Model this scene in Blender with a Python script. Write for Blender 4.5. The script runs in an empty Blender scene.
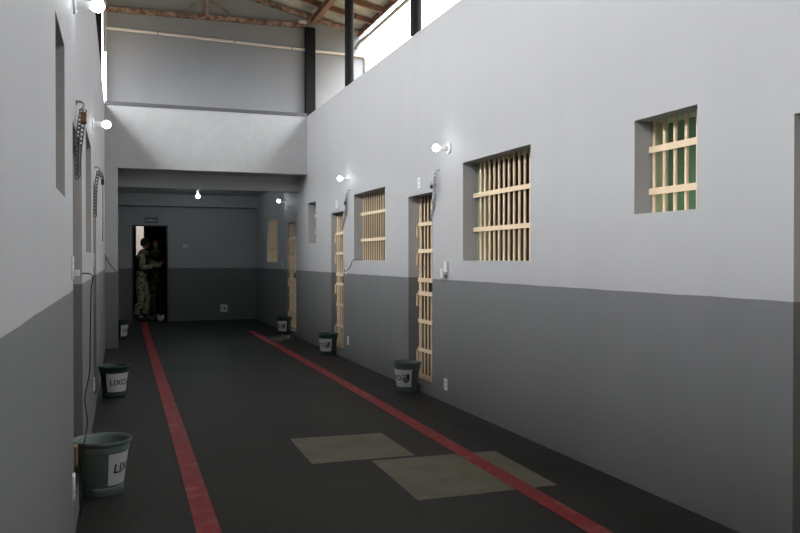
import bpy, bmesh, math, random
from mathutils import Vector, Matrix
random.seed(7)
C = bpy.context.scene.collection
PI = math.pi

# ------------------------------------------------------------------ camera
F_PX = 790.0
YAW = math.atan(280.0 / F_PX)
PITCH = math.atan(7.5 / F_PX)
cam_d = bpy.data.cameras.new('camera')
cam = bpy.data.objects.new('camera', cam_d); C.objects.link(cam)
cam_d.sensor_width = 36.0
cam_d.lens = 36.0 * F_PX / 800.0
cam_d.clip_start = 0.05
cam.location = (0, 0, 1.5)
cam.rotation_euler = (PI/2 - PITCH, 0, -YAW)
bpy.context.scene.camera = cam

# ------------------------------------------------------------------ light and exposure
SKY = 40.0
w = bpy.data.worlds.new('overcast_sky'); bpy.context.scene.world = w
w.use_nodes = True
nt = w.node_tree; nt.nodes.clear()
wo = nt.nodes.new('ShaderNodeOutputWorld'); bg = nt.nodes.new('ShaderNodeBackground')
geo = nt.nodes.new('ShaderNodeTexCoord'); sep = nt.nodes.new('ShaderNodeSeparateXYZ')
rmp = nt.nodes.new('ShaderNodeValToRGB')
nt.links.new(geo.outputs['Generated'], sep.inputs[0]); nt.links.new(sep.outputs['Z'], rmp.inputs[0])
rmp.color_ramp.elements[0].position = 0.0; rmp.color_ramp.elements[0].color = (0.012, 0.012, 0.012, 1)
rmp.color_ramp.elements[1].position = 0.80; rmp.color_ramp.elements[1].color = (0.96, 0.98, 1.0, 1)
for p_, v_ in ((0.03, 0.13), (0.42, 0.24), (0.62, 0.62)):
    e_ = rmp.color_ramp.elements.new(p_); e_.color = (v_*0.97, v_*0.985, v_, 1)
# the overcast is a little brighter towards the left (-X)
az = nt.nodes.new('ShaderNodeMath'); az.operation = 'MULTIPLY_ADD'; az.inputs[1].default_value = -0.38; az.inputs[2].default_value = 1.0
nt.links.new(sep.outputs['X'], az.inputs[0])
vm = nt.nodes.new('ShaderNodeVectorMath'); vm.operation = 'SCALE'
nt.links.new(rmp.outputs[0], vm.inputs[0]); nt.links.new(az.outputs[0], vm.inputs['Scale'])
nt.links.new(vm.outputs[0], bg.inputs[0]); bg.inputs[1].default_value = SKY
nt.links.new(bg.outputs[0], wo.inputs[0])
BULB = 24.0; BULB_BAY = 205.0
vs = bpy.context.scene.view_settings
vs.view_transform = 'Standard'; vs.look = 'None'; vs.gamma = 1.0; vs.use_curve_mapping = False
vs.exposure = 0.0

# ------------------------------------------------------------------ materials
def srgb(c):
    return tuple((v/255/12.92 if v/255 <= 0.04045 else ((v/255+0.055)/1.055)**2.4) for v in c) + (1,)
def base_mat(name):
    m = bpy.data.materials.new(name); m.use_nodes = True
    n = m.node_tree; b = n.nodes['Principled BSDF']
    return m, n, b
def mat(name, col, rough=0.6, metal=0.0, noise=0.06, scale=8.0, bump=0.0, bscale=40.0, spec=0.5, emit=None, es=0):
    m, n, b = base_mat(name)
    tc = n.nodes.new('ShaderNodeTexCoord')
    nz = n.nodes.new('ShaderNodeTexNoise'); nz.inputs['Scale'].default_value = scale; nz.inputs['Detail'].default_value = 5
    n.links.new(tc.outputs['Object'], nz.inputs['Vector'])
    mx = n.nodes.new('ShaderNodeMix'); mx.data_type = 'RGBA'
    c = Vector(col[:3])
    mx.inputs['A'].default_value = (*(c*(1-noise*2)), 1); mx.inputs['B'].default_value = (*[min(1, v*(1+noise*2)) for v in c], 1)
    n.links.new(nz.outputs['Fac'], mx.inputs['Factor']); n.links.new(mx.outputs['Result'], b.inputs['Base Color'])
    b.inputs['Roughness'].default_value = rough; b.inputs['Metallic'].default_value = metal
    b.inputs['Specular IOR Level'].default_value = spec
    if bump:
        nb = n.nodes.new('ShaderNodeTexNoise'); nb.inputs['Scale'].default_value = bscale; nb.inputs['Detail'].default_value = 4
        n.links.new(tc.outputs['Object'], nb.inputs['Vector'])
        bp = n.nodes.new('ShaderNodeBump'); bp.inputs['Strength'].default_value = bump; bp.inputs['Distance'].default_value = 0.01
        n.links.new(nb.outputs['Fac'], bp.inputs['Height']); n.links.new(bp.outputs['Normal'], b.inputs['Normal'])
    if emit:
        b.inputs['Emission Color'].default_value = emit; b.inputs['Emission Strength'].default_value = es
    return m

UPPER = (0.415, 0.418, 0.428); DADO = (0.165, 0.168, 0.172)
def wall_mat(name, z_dado, cell_axis=None, cell_at=0, cell_sign=1, cell_col=(0.60, 0.66, 0.45)):
    """light grey plaster above, dark grey paint below z_dado; the cell side of the wall painted pale green"""
    m, n, b = base_mat(name)
    g = n.nodes.new('ShaderNodeNewGeometry'); sp = n.nodes.new('ShaderNodeSeparateXYZ')
    n.links.new(g.outputs['Position'], sp.inputs[0])
    nz = n.nodes.new('ShaderNodeTexNoise'); nz.inputs['Scale'].default_value = 1.3; nz.inputs['Detail'].default_value = 6; nz.inputs['Roughness'].default_value = 0.6
    mp = n.nodes.new('ShaderNodeMapping'); mp.inputs['Scale'].default_value = (1.6, 1.6, 0.45)
    n.links.new(g.outputs['Position'], mp.inputs[0]); n.links.new(mp.outputs[0], nz.inputs['Vector'])
    def tone(c, k):
        mx = n.nodes.new('ShaderNodeMix'); mx.data_type = 'RGBA'
        mx.inputs['A'].default_value = (*[v*(1-k) for v in c], 1); mx.inputs['B'].default_value = (*[v*(1+k) for v in c], 1)
        n.links.new(nz.outputs['Fac'], mx.inputs['Factor']); return mx.outputs['Result']
    up = tone(UPPER, 0.07); lo = tone(DADO, 0.10)
    wob = n.nodes.new('ShaderNodeTexNoise'); wob.inputs['Scale'].default_value = 3.0
    n.links.new(g.outputs['Position'], wob.inputs['Vector'])
    ma = n.nodes.new('ShaderNodeMath'); ma.operation = 'MULTIPLY_ADD'; ma.inputs[1].default_value = 0.012
    n.links.new(wob.outputs['Fac'], ma.inputs[0]); n.links.new(sp.outputs['Z'], ma.inputs[2])
    gt = n.nodes.new('ShaderNodeMath'); gt.operation = 'GREATER_THAN'; gt.inputs[1].default_value = z_dado + 0.006
    n.links.new(ma.outputs[0], gt.inputs[0])
    mx = n.nodes.new('ShaderNodeMix'); mx.data_type = 'RGBA'
    n.links.new(gt.outputs[0], mx.inputs['Factor']); n.links.new(lo, mx.inputs['A']); n.links.new(up, mx.inputs['B'])
    out = mx.outputs['Result']
    if cell_axis:
        c2 = n.nodes.new('ShaderNodeMath'); c2.operation = 'GREATER_THAN' if cell_sign > 0 else 'LESS_THAN'; c2.inputs[1].default_value = cell_at
        n.links.new(sp.outputs[cell_axis], c2.inputs[0])
        m2 = n.nodes.new('ShaderNodeMix'); m2.data_type = 'RGBA'
        cy = n.nodes.new('ShaderNodeMath'); cy.operation = 'LESS_THAN'; cy.inputs[1].default_value = 7.5     # the nearest cells are pale green, the rest olive brown
        n.links.new(sp.outputs['Y'], cy.inputs[0])
        m3 = n.nodes.new('ShaderNodeMix'); m3.data_type = 'RGBA'; m3.inputs['A'].default_value = (0.15, 0.12, 0.065, 1); m3.inputs['B'].default_value = (*cell_col, 1)
        n.links.new(cy.outputs[0], m3.inputs['Factor']); n.links.new(m3.outputs['Result'], m2.inputs['B'])
        n.links.new(c2.outputs[0], m2.inputs['Factor']); n.links.new(out, m2.inputs['A']); out = m2.outputs['Result']
    n.links.new(out, b.inputs['Base Color'])
    b.inputs['Roughness'].default_value = 0.55; b.inputs['Specular IOR Level'].default_value = 0.35
    nb = n.nodes.new('ShaderNodeTexNoise'); nb.inputs['Scale'].default_value = 9; nb.inputs['Detail'].default_value = 8
    n.links.new(g.outputs['Position'], nb.inputs['Vector'])
    bp = n.nodes.new('ShaderNodeBump'); bp.inputs['Strength'].default_value = 0.25; bp.inputs['Distance'].default_value = 0.01
    n.links.new(nb.outputs['Fac'], bp.inputs['Height']); n.links.new(bp.outputs['Normal'], b.inputs['Normal'])
    return m

XR, XL, YF, HT = 3.2, -0.235, 19.8, 4.08
M = {}
M['wall_r'] = wall_mat('grey_plaster_right', 1.285, 'X', XR+0.155, 1)
M['wall_l'] = wall_mat('grey_plaster_left', 1.335, 'X', XL-0.155, -1, (0.30, 0.30, 0.29))
M['wall_f'] = wall_mat('grey_plaster_far', 1.28)
M['cell'] = mat('cell_olive_paint', (0.15, 0.12, 0.06), 0.8)
M['cell_green'] = mat('cell_green_paint', (0.085, 0.185, 0.085), 0.7, noise=0.15, scale=3)
M['cell_floor'] = mat('cell_concrete', (0.2, 0.2, 0.19), 0.8)
M['white'] = mat('white_plaster', (0.40, 0.405, 0.41), 0.7)
M['gable'] = mat('grey_cement_render', (0.245, 0.250, 0.268), 0.8, noise=0.05, scale=2)
M['trim'] = mat('grey_trim_shade', (0.085, 0.085, 0.09), 0.7)  # dark tone stands for the shadow line at the parapet top
M['cream'] = mat('cream_enamel', (0.76, 0.60, 0.41), 0.42, noise=0.03, scale=5)
M['black'] = mat('black_post_paint', (0.008, 0.008, 0.009), 0.6, noise=0.2, spec=0.12)
M['rubber'] = mat('black_cable', (0.012, 0.012, 0.012), 0.5)
M['pvc'] = mat('cream_pvc', (0.62, 0.56, 0.50), 0.45, noise=0.03)
M['pvc_joint'] = mat('pvc_joint', (0.30, 0.27, 0.24), 0.5)
M['plastic'] = mat('white_plastic', (0.72, 0.73, 0.74), 0.4, noise=0.01)
M['letters'] = mat('white_lettering', (0.85, 0.88, 0.87), 0.5, noise=0.0)
M['block'] = mat('brown_wood_block', (0.22, 0.16, 0.11), 0.7)
M['slot_pale'] = mat('grey_slot', (0.35, 0.35, 0.36), 0.5)
M['slot'] = mat('dark_slot', (0.02, 0.02, 0.02), 0.6)
M['steel'] = mat('galvanised_steel', (0.30, 0.30, 0.30), 0.45, 0.35, noise=0.2, scale=60)
M['steel_pale'] = mat('bright_steel_chain', (0.42, 0.42, 0.43), 0.5, 0.1, noise=0.2, scale=60)
M['steel_dark'] = mat('dark_steel_chain', (0.14, 0.14, 0.14), 0.5, 0.2, noise=0.2, scale=60)
M['brass'] = mat('old_brass', (0.22, 0.12, 0.06), 0.4, 0.7, noise=0.2, scale=30)
M['red_lock'] = mat('dark_red_lock', (0.10, 0.03, 0.02), 0.5, 0.3)
M['bulb_bay'] = mat('lit_bulb_bay', (1, 1, 1), 0.4, emit=(0.82, 0.97, 1.0, 1), es=BULB_BAY)
M['bulb'] = mat('lit_bulb', (1, 1, 1), 0.4, emit=(0.93, 0.97, 1.0, 1), es=BULB)
M['bin_pale'] = mat('grey_green_bucket', (0.12, 0.165, 0.155), 0.42, noise=0.06)
M['bin_dark'] = mat('dark_teal_bucket', (0.014, 0.042, 0.046), 0.4, noise=0.06)
M['bin_green'] = mat('dark_green_bucket', (0.075, 0.108, 0.102), 0.4, noise=0.06)
M['paper'] = mat('label_paper', (0.62, 0.63, 0.64), 0.6, noise=0.02)
M['ink'] = mat('label_ink', (0.015, 0.015, 0.017), 0.6)
M['ink_grey'] = mat('label_grey_ink', (0.16, 0.16, 0.165), 0.6)
M['door_dark'] = mat('dark_metal_door', (0.05, 0.052, 0.06), 0.4, 0.3)
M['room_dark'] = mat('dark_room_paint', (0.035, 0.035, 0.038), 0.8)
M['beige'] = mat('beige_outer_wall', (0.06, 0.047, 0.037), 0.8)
M['skin'] = mat('skin', (0.36, 0.20, 0.14), 0.5)
M['boot'] = mat('black_boot_leather', (0.012, 0.012, 0.012), 0.4)
M['vest'] = mat('black_vest_fabric', (0.013, 0.013, 0.014), 0.8)
M['maroon'] = mat('maroon_felt', (0.20, 0.018, 0.02), 0.8)
M['hair'] = mat('dark_hair', (0.012, 0.01, 0.008), 0.6)
M['cloth'] = mat('pale_cloth', (0.62, 0.62, 0.60), 0.8)
M['sign'] = mat('sign_black', (0.012, 0.016, 0.014), 0.4)
M['sign_frame'] = mat('sign_pale_border', (0.24, 0.25, 0.25), 0.5)

def camo(name, cols, scale=9):
    m, n, b = base_mat(name)
    tc = n.nodes.new('ShaderNodeTexCoord'); nz = n.nodes.new('ShaderNodeTexNoise')
    nz.inputs['Scale'].default_value = scale; nz.inputs['Detail'].default_value = 1.5
    n.links.new(tc.outputs['Object'], nz.inputs['Vector'])
    r = n.nodes.new('ShaderNodeValToRGB'); r.color_ramp.interpolation = 'CONSTANT'
    r.color_ramp.elements[0].position = 0; r.color_ramp.elements[0].color = (*cols[0], 1)
    r.color_ramp.elements[1].position = 0.42; r.color_ramp.elements[1].color = (*cols[1], 1)
    e = r.color_ramp.elements.new(0.52); e.color = (*cols[2], 1)
    e = r.color_ramp.elements.new(0.62); e.color = (*cols[3], 1)
    n.links.new(nz.outputs['Fac'], r.inputs[0]); n.links.new(r.outputs[0], b.inputs['Base Color'])
    b.inputs['Roughness'].default_value = 0.85
    return m
M['camo'] = camo('pale_camouflage', [(0.07, 0.06, 0.035), (0.42, 0.38, 0.27), (0.26, 0.25, 0.16), (0.14, 0.15, 0.08)])
M['camo_dark'] = camo('dark_camouflage', [(0.03, 0.03, 0.02), (0.10, 0.09, 0.055), (0.05, 0.06, 0.03), (0.02, 0.022, 0.015)])

def floor_mat():
    m, n, b = base_mat('dark_floor_paint')
    g = n.nodes.new('ShaderNodeNewGeometry')
    a = n.nodes.new('ShaderNodeTexNoise'); a.inputs['Scale'].default_value = 1.1; a.inputs['Detail'].default_value = 7
    c = n.nodes.new('ShaderNodeTexNoise'); c.inputs['Scale'].default_value = 30; c.inputs['Detail'].default_value = 5
    n.links.new(g.outputs['Position'], a.inputs['Vector']); n.links.new(g.outputs['Position'], c.inputs['Vector'])
    r = n.nodes.new('ShaderNodeValToRGB')
    r.color_ramp.elements[0].position = 0.3; r.color_ramp.elements[0].color = (0.018, 0.018, 0.018, 1)
    r.color_ramp.elements[1].position = 0.75; r.color_ramp.elements[1].color = (0.032, 0.032, 0.031, 1)
    n.links.new(a.outputs['Fac'], r.inputs[0]); n.links.new(r.outputs[0], b.inputs['Base Color'])
    v = n.nodes.new('ShaderNodeMapRange'); v.inputs['To Min'].default_value = 0.45; v.inputs['To Max'].default_value = 0.7
    n.links.new(c.outputs['Fac'], v.inputs['Value']); n.links.new(v.outputs[0], b.inputs['Roughness'])
    b.inputs['Specular IOR Level'].default_value = 0.3
    bp = n.nodes.new('ShaderNodeBump'); bp.inputs['Strength'].default_value = 0.2; bp.inputs['Distance'].default_value = 0.004
    n.links.new(c.outputs['Fac'], bp.inputs['Height']); n.links.new(bp.outputs['Normal'], b.inputs['Normal'])
    return m
M['floor'] = floor_mat()
def worn_mat(name, col, worn, lim=0.62, scale=6, rough=0.5):
    m, n, b = base_mat(name)
    g = n.nodes.new('ShaderNodeNewGeometry')
    a = n.nodes.new('ShaderNodeTexNoise'); a.inputs['Scale'].default_value = scale; a.inputs['Detail'].default_value = 8; a.inputs['Roughness'].default_value = 0.65
    n.links.new(g.outputs['Position'], a.inputs['Vector'])
    r = n.nodes.new('ShaderNodeValToRGB')
    r.color_ramp.elements[0].position = lim-0.12; r.color_ramp.elements[0].color = (*col, 1)
    r.color_ramp.elements[1].position = lim+0.1; r.color_ramp.elements[1].color = (*worn, 1)
    n.links.new(a.outputs['Fac'], r.inputs[0]); n.links.new(r.outputs[0], b.inputs['Base Color'])
    b.inputs['Roughness'].default_value = rough; b.inputs['Specular IOR Level'].default_value = 0.3
    return m
M['red'] = worn_mat('red_floor_paint', (0.34, 0.024, 0.030), (0.46, 0.13, 0.12), 0.62)  # pinkish second tone: wear plus a sheen put into the colour
M['patch'] = worn_mat('beige_floor_patch', (0.215, 0.205, 0.160), (0.175, 0.165, 0.125), 0.5, 3, 0.6)
M['rust'] = worn_mat('rusty_steel', (0.11, 0.055, 0.04), (0.36, 0.26, 0.21), 0.52, 11, 0.8)
M['timber'] = worn_mat('red_brown_timber', (0.17, 0.080, 0.055), (0.10, 0.055, 0.04), 0.55, 9, 0.7)
M['timber_beam'] = worn_mat('brown_timber_beam', (0.19, 0.10, 0.07), (0.11, 0.06, 0.045), 0.55, 7, 0.6)

def sheet_mat():
    m, n, b = base_mat('fibre_cement_sheet')
    g = n.nodes.new('ShaderNodeNewGeometry')
    a = n.nodes.new('ShaderNodeTexNoise'); a.inputs['Scale'].default_value = 5; a.inputs['Detail'].default_value = 8
    n.links.new(g.outputs['Position'], a.inputs['Vector'])
    r = n.nodes.new('ShaderNodeValToRGB')
    r.color_ramp.elements[0].position = 0.35; r.color_ramp.elements[0].color = (0.21, 0.20, 0.185, 1)
    r.color_ramp.elements[1].position = 0.7; r.color_ramp.elements[1].color = (0.36, 0.35, 0.33, 1)
    n.links.new(a.outputs['Fac'], r.inputs[0]); n.links.new(r.outputs[0], b.inputs['Base Color'])
    b.inputs['Roughness'].default_value = 0.85
    return m
M['sheet'] = sheet_mat()

# ------------------------------------------------------------------ helpers
def tag(o, label, cat, group=None, kind=None):
    o['label'] = label; o['category'] = cat
    if group: o['group'] = group
    if kind: o['kind'] = kind
    return o
def thing(name, loc, label, cat, group=None, kind=None):
    o = bpy.data.objects.new(name, None); C.objects.link(o); o.location = loc
    o.empty_display_size = 0.1
    return tag(o, label, cat, group, kind)
def wloc(o):
    v = Vector((0, 0, 0))
    while o: v += o.location; o = o.parent
    return v
def obj(name, bm, m, parent=None, origin=None, smooth=False, bevel=0.0, label=None):
    """links a bmesh given in WORLD coordinates as one mesh object; origin = its base point"""
    bmesh.ops.recalc_face_normals(bm, faces=bm.faces)
    if bevel:
        eds = [e for e in bm.edges if len(e.link_faces) == 2 and e.calc_face_angle(0) > 0.5]
        bmesh.ops.bevel(bm, geom=eds, offset=bevel, segments=2, affect='EDGES', profile=0.6)
    if origin is None:
        xs = [v.co for v in bm.verts]
        if parent is not None and False: pass
        mn = Vector([min(c[i] for c in xs) for i in range(3)]); mxx = Vector([max(c[i] for c in xs) for i in range(3)])
        origin = Vector(((mn.x+mxx.x)/2, (mn.y+mxx.y)/2, mn.z))
    origin = Vector(origin)
    bmesh.ops.translate(bm, verts=bm.verts, vec=-origin)
    me = bpy.data.meshes.new(name); bm.to_mesh(me); bm.free()
    if smooth:
        for p in me.polygons: p.use_smooth = True
        try: me.set_sharp_from_angle(angle=math.radians(40))
        except Exception: pass
    for mm in (m if isinstance(m, (list, tuple)) else [m]): me.materials.append(mm)
    o = bpy.data.objects.new(name, me); C.objects.link(o)
    o.location = origin - (wloc(parent) if parent else Vector((0, 0, 0)))
    if parent: o.parent = parent
    if label: o['label'] = label
    return o
def struct(name, bm, m, label, cat, **k):
    return tag(obj(name, bm, m, **k), label, cat, kind='structure')
def B(): return bmesh.new()
def box(bm, x0, x1, y0, y1, z0, z1):
    r = bmesh.ops.create_cube(bm, size=1.0)
    for v in r['verts']:
        v.co = Vector(((x0+x1)/2 + v.co.x*(x1-x0), (y0+y1)/2 + v.co.y*(y1-y0), (z0+z1)/2 + v.co.z*(z1-z0)))
    return bm
def obox(bm, p0, p1, w, h, up=(0, 0, 1)):
    """box beam from p0 to p1, w wide sideways, h tall"""
    p0 = Vector(p0); p1 = Vector(p1); d = (p1-p0).normalized(); s = d.cross(Vector(up)).normalized(); u = s.cross(d)
    vs = []
    for p in (p0, p1):
        for a, b_ in ((-1, -1), (1, -1), (1, 1), (-1, 1)): vs.append(bm.verts.new(p + s*a*w/2 + u*b_*h/2))
    for f in ((0, 1, 2, 3), (7, 6, 5, 4), (0, 4, 5, 1), (1, 5, 6, 2), (2, 6, 7, 3), (3, 7, 4, 0)): bm.faces.new([vs[i] for i in f])
    return bm
def tube(bm, pts, r, n=10, closed=False):
    pts = [Vector(p) for p in pts]; N = len(pts); rings = []; prev = None
    for i, p in enumerate(pts):
        if closed: d = (pts[(i+1) % N] - pts[i-1]).normalized()
        else: d = (pts[min(i+1, N-1)] - pts[max(i-1, 0)]).normalized()
        if prev is None:
            a = Vector((0, 0, 1)) if abs(d.z) < 0.9 else Vector((1, 0, 0)); s = d.cross(a).normalized()
        else: s = (prev - d*prev.dot(d)).normalized()
        prev = s; t = d.cross(s); rr = r[i] if isinstance(r, (list, tuple)) else r
        rings.append([bm.verts.new(p + (s*math.cos(2*PI*k/n) + t*math.sin(2*PI*k/n))*rr) for k in range(n)])
    for i in range(N if closed else N-1):
        A = rings[i]; Bq = rings[(i+1) % N]
        for k in range(n): bm.faces.new((A[k], A[(k+1) % n], Bq[(k+1) % n], Bq[k]))
    if not closed:
        bm.faces.new(rings[0][::-1]); bm.faces.new(rings[-1])
    return bm
def lathe(bm, prof, c, n=40, axis='Z', cap=True):
    """profile of (radius, height) along an axis from point c"""
    c = Vector(c); rings = []
    ax = {'Z': (Vector((1, 0, 0)), Vector((0, 1, 0)), Vector((0, 0, 1))), 'X': (Vector((0, 1, 0)), Vector((0, 0, 1)), Vector((1, 0, 0))), '-X': (Vector((0, 1, 0)), Vector((0, 0, 1)), Vector((-1, 0, 0))), '-Z': (Vector((1, 0, 0)), Vector((0, 1, 0)), Vector((0, 0, -1)))}[axis]
    for r, h in prof:
        if r < 1e-6: rings.append([bm.verts.new(c + ax[2]*h)])
        else: rings.append([bm.verts.new(c + (ax[0]*math.cos(2*PI*k/n) + ax[1]*math.sin(2*PI*k/n))*r + ax[2]*h) for k in range(n)])
    for A, Bq in zip(rings[:-1], rings[1:]):
        if len(A) == 1 and len(Bq) == 1: continue
        for k in range(n):
            k2 = (k+1) % n
            if len(A) == 1: bm.faces.new((A[0], Bq[k2], Bq[k]))
            elif len(Bq) == 1: bm.faces.new((A[k], A[k2], Bq[0]))
            else: bm.faces.new((A[k], A[k2], Bq[k2], Bq[k]))
    return bm

def slab_with_holes(axis, f0, f1, a0, a1, z0, z1, holes):
    """wall slab: axis 'X' = faces at x=f0,f1 running along y; axis 'Y' = faces at y=f0,f1 running along x"""
    bm = bmesh.new()
    As = sorted({a0, a1, *[h[0] for h in holes], *[h[1] for h in holes]}); Zs = sorted({z0, z1, *[h[2] for h in holes], *[h[3] for h in holes]})
    def P(f, a, z): return (f, a, z) if axis == 'X' else (a, f, z)
    V = {}
    def v(k, i, j):
        if (k, i, j) not in V: V[(k, i, j)] = bm.verts.new(P((f0, f1)[k], As[i], Zs[j]))
        return V[(k, i, j)]
    def solid(i, j):
        if i < 0 or j < 0 or i >= len(As)-1 or j >= len(Zs)-1: return False
        ca = (As[i]+As[i+1])/2; cz = (Zs[j]+Zs[j+1])/2
        return not any(h[0] < ca < h[1] and h[2] < cz < h[3] for h in holes)
    for i in range(len(As)-1):
        for j in range(len(Zs)-1):
            if not solid(i, j): continue
            for k in (0, 1): bm.faces.new((v(k, i, j), v(k, i+1, j), v(k, i+1, j+1), v(k, i, j+1)))
            if not solid(i-1, j): bm.faces.new((v(0, i, j), v(1, i, j), v(1, i, j+1), v(0, i, j+1)))
            if not solid(i+1, j): bm.faces.new((v(0, i+1, j), v(1, i+1, j), v(1, i+1, j+1), v(0, i+1, j+1)))
            if not solid(i, j-1): bm.faces.new((v(0, i, j), v(1, i, j), v(1, i+1, j), v(0, i+1, j)))
            if not solid(i, j+1): bm.faces.new((v(0, i, j+1), v(1, i, j+1), v(1, i+1, j+1), v(0, i+1, j+1)))
    return bm

# ------------------------------------------------------------------ the shell
TH = 0.27
Y0 = -2.2
DZ0, DZ1 = 0.09, 2.23
right_doors = [(2.24, 3.09), (7.98, 8.73), (11.61, 12.33), (15.02, 15.85)]
right_wins = [(3.80, 4.40, 1.795, 2.41), (5.80, 7.165, 1.485, 2.45), (9.60, 11.02, 1.48, 2.43), (13.40, 13.97, 1.78, 2.505), (16.93, 18.2, 1.44, 2.40)]
left_doors = [(4.53, 5.60), (7.90, 8.87)]
left_wins = [(3.36, 3.90, 1.78, 2.47), (6.24, 7.40, 1.555, 2.475)]

fl = struct('floor', box(B(), -3.2, 6.4, Y0-0.2, 24.6, -0.12, 0), M['floor'], 'dark grey painted concrete floor of the corridor', 'floor', origin=(0, 0, 0))
struct('wall_right', slab_with_holes('X', XR, XR+TH, Y0, YF+0.2, 0, HT, [(a, b, DZ0, DZ1) for a, b in right_doors] + right_wins), M['wall_r'],
       'long two-tone grey wall on the right with barred windows and doors', 'wall', origin=(XR, 0, 0))
struct('wall_left', slab_with_holes('X', XL-TH, XL, Y0, YF+0.2, 0, HT, [(a, b, DZ0, DZ1) for a, b in left_doors] + left_wins), M['wall_l'],
       'two-tone grey wall close by on the left', 'wall', origin=(XL, 0, 0))
struct('wall_far', slab_with_holes('Y', YF, YF+0.2, XL, XR, 0, 3.1, [(0.27, 1.09, -1e-3, 2.31)]), M['wall_f'],
       'dark far end wall with an open doorway and an exit sign', 'wall', origin=(0, YF, 0))
struct('wall_back', box(B(), -1.3, 4.3, Y0-0.2, Y0, 0, 6.3), M['wall_f'], 'grey end wall behind the viewer', 'wall')
YM = 14.07
struct('wall_mezzanine', box(B(), XL, XR, YM, YM+0.15, 3.03, 4.075), M['white'], 'pale grey parapet crossing the corridor above the dark far bay', 'wall')
gb = B(); gp = [(XL+0.03, 4.08), (4.40, 4.08), (4.40, 5.73), (1.48, 6.37), (XL+0.03, 5.995)]
g0 = [gb.verts.new((x, YM+0.15, z)) for x, z in gp]; g1 = [gb.verts.new((x, YM+0.30, z)) for x, z in gp]
gb.faces.new(g0); gb.faces.new(g1[::-1])
for i in range(5): gb.faces.new((g0[i], g0[(i+1) % 5], g1[(i+1) % 5], g1[i]))
struct('wall_upper', gb, M['gable'], 'grey gable wall above the parapet under the roof', 'wall')
struct('trim_1', box(B(), XL, XR, YM-0.012, YM+0.15, 4.075, 4.135), M['trim'], 'thin strip on top of the parapet, coloured dark as its shadow line', 'trim')
struct('trim_4', box(B(), XL, XR, 14.75, 14.95, 2.77, 3.04), M['white'], 'grey beam behind the parapet across the far bay', 'beam')
struct('trim_5', box(B(), XL, XR, YF-0.3, YF, 2.755, 3.04), M['white'], 'grey beam along the top of the far wall', 'beam')
struct('ceiling', box(B(), XL, XR, 14.95, YF+0.2, 3.04, 3.2), M['white'], 'low concrete ceiling of the dark far bay', 'ceiling')
struct('trim_2', box(B(), XL, XR, YM+0.15, 14.75, 3.04, 3.20), M['white'], 'recessed soffit between parapet and low ceiling', 'ceiling')
struct('trim_3', box(B(), XL, -0.03, YM+0.005, YM+0.30, 0, 3.03), M['wall_f'], 'two-tone grey pilaster under the left end of the parapet', 'pillar')

# cells behind the two long walls
def cell_block(name, x0, x1, zt, parts, m, label, slits=(), y0=Y0, y1=YF+0.2):
    """back wall, partitions and roof slab of a row of cells; slits = unseen roof openings (y0, y1) along the back wall, added for light"""
    bm = bmesh.new(); t = 0.12; sg = 1 if x1 > x0 else -1
    lo, hi = min(x0, x1), max(x0, x1)
    box(bm, min(x1, x1+sg*t), max(x1, x1+sg*t), y0, y1, 0, zt+t)
    for y in parts: box(bm, lo, hi, y-t/2, y+t/2, 0, zt)
    sx0, sx1 = (x1-sg*1.1, x1)
    box(bm, min(x0, sx0), max(x0, sx0), y0, y1, zt, zt+t)
    ys = [y0] + [v for p in slits for v in p] + [y1]
    for a_, b_ in zip(ys[0::2], ys[1::2]): box(bm, min(sx0, sx1), max(sx0, sx1), a_, b_, zt, zt+t)
    return struct(name, bm, m, label, 'wall')
cell_block('wall_cells', XR+TH, 5.9, 2.9, [Y0+0.06, 5.1, 9.2, 12.8, 14.5, YF+0.14], M['cell'], 'olive inner walls of the cells behind the right wall', [(3.7, 5.0), (7.5, 7.75), (10.9, 11.2), (13.5, 13.7), (16.5, 18.9)])  # roof strips left open out of view to brighten the cells
struct('wall_cell_green', box(B(), XR+TH+0.002, 5.89, 5.02, 5.038, 0, 2.898), M['cell_green'], 'green painted wall inside the nearest cell', 'wall')
cell_block('wall_cells_left', XL-TH, -3.0, 2.9, [Y0+0.06, 4.2, 5.9, 7.7, 9.4, YF+0.14], M['cell'], 'inner walls of the rooms behind the left wall')

# room beyond the far doorway, with a daylit opening at its back
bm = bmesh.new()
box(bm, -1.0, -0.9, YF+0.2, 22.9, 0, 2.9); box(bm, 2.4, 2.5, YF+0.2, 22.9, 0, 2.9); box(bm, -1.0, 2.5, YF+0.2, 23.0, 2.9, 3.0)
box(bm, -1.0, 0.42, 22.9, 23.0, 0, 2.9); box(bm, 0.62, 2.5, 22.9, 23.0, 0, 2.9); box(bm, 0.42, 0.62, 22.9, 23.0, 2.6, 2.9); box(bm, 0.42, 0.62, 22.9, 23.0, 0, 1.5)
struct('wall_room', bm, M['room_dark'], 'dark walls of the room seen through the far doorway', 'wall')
struct('wall_yard', box(B(), -0.6, 2.2, 24.2, 24.35, 0, 3.2), M['beige'], 'beige wall in daylight seen through the far doorway', 'wall')

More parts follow.
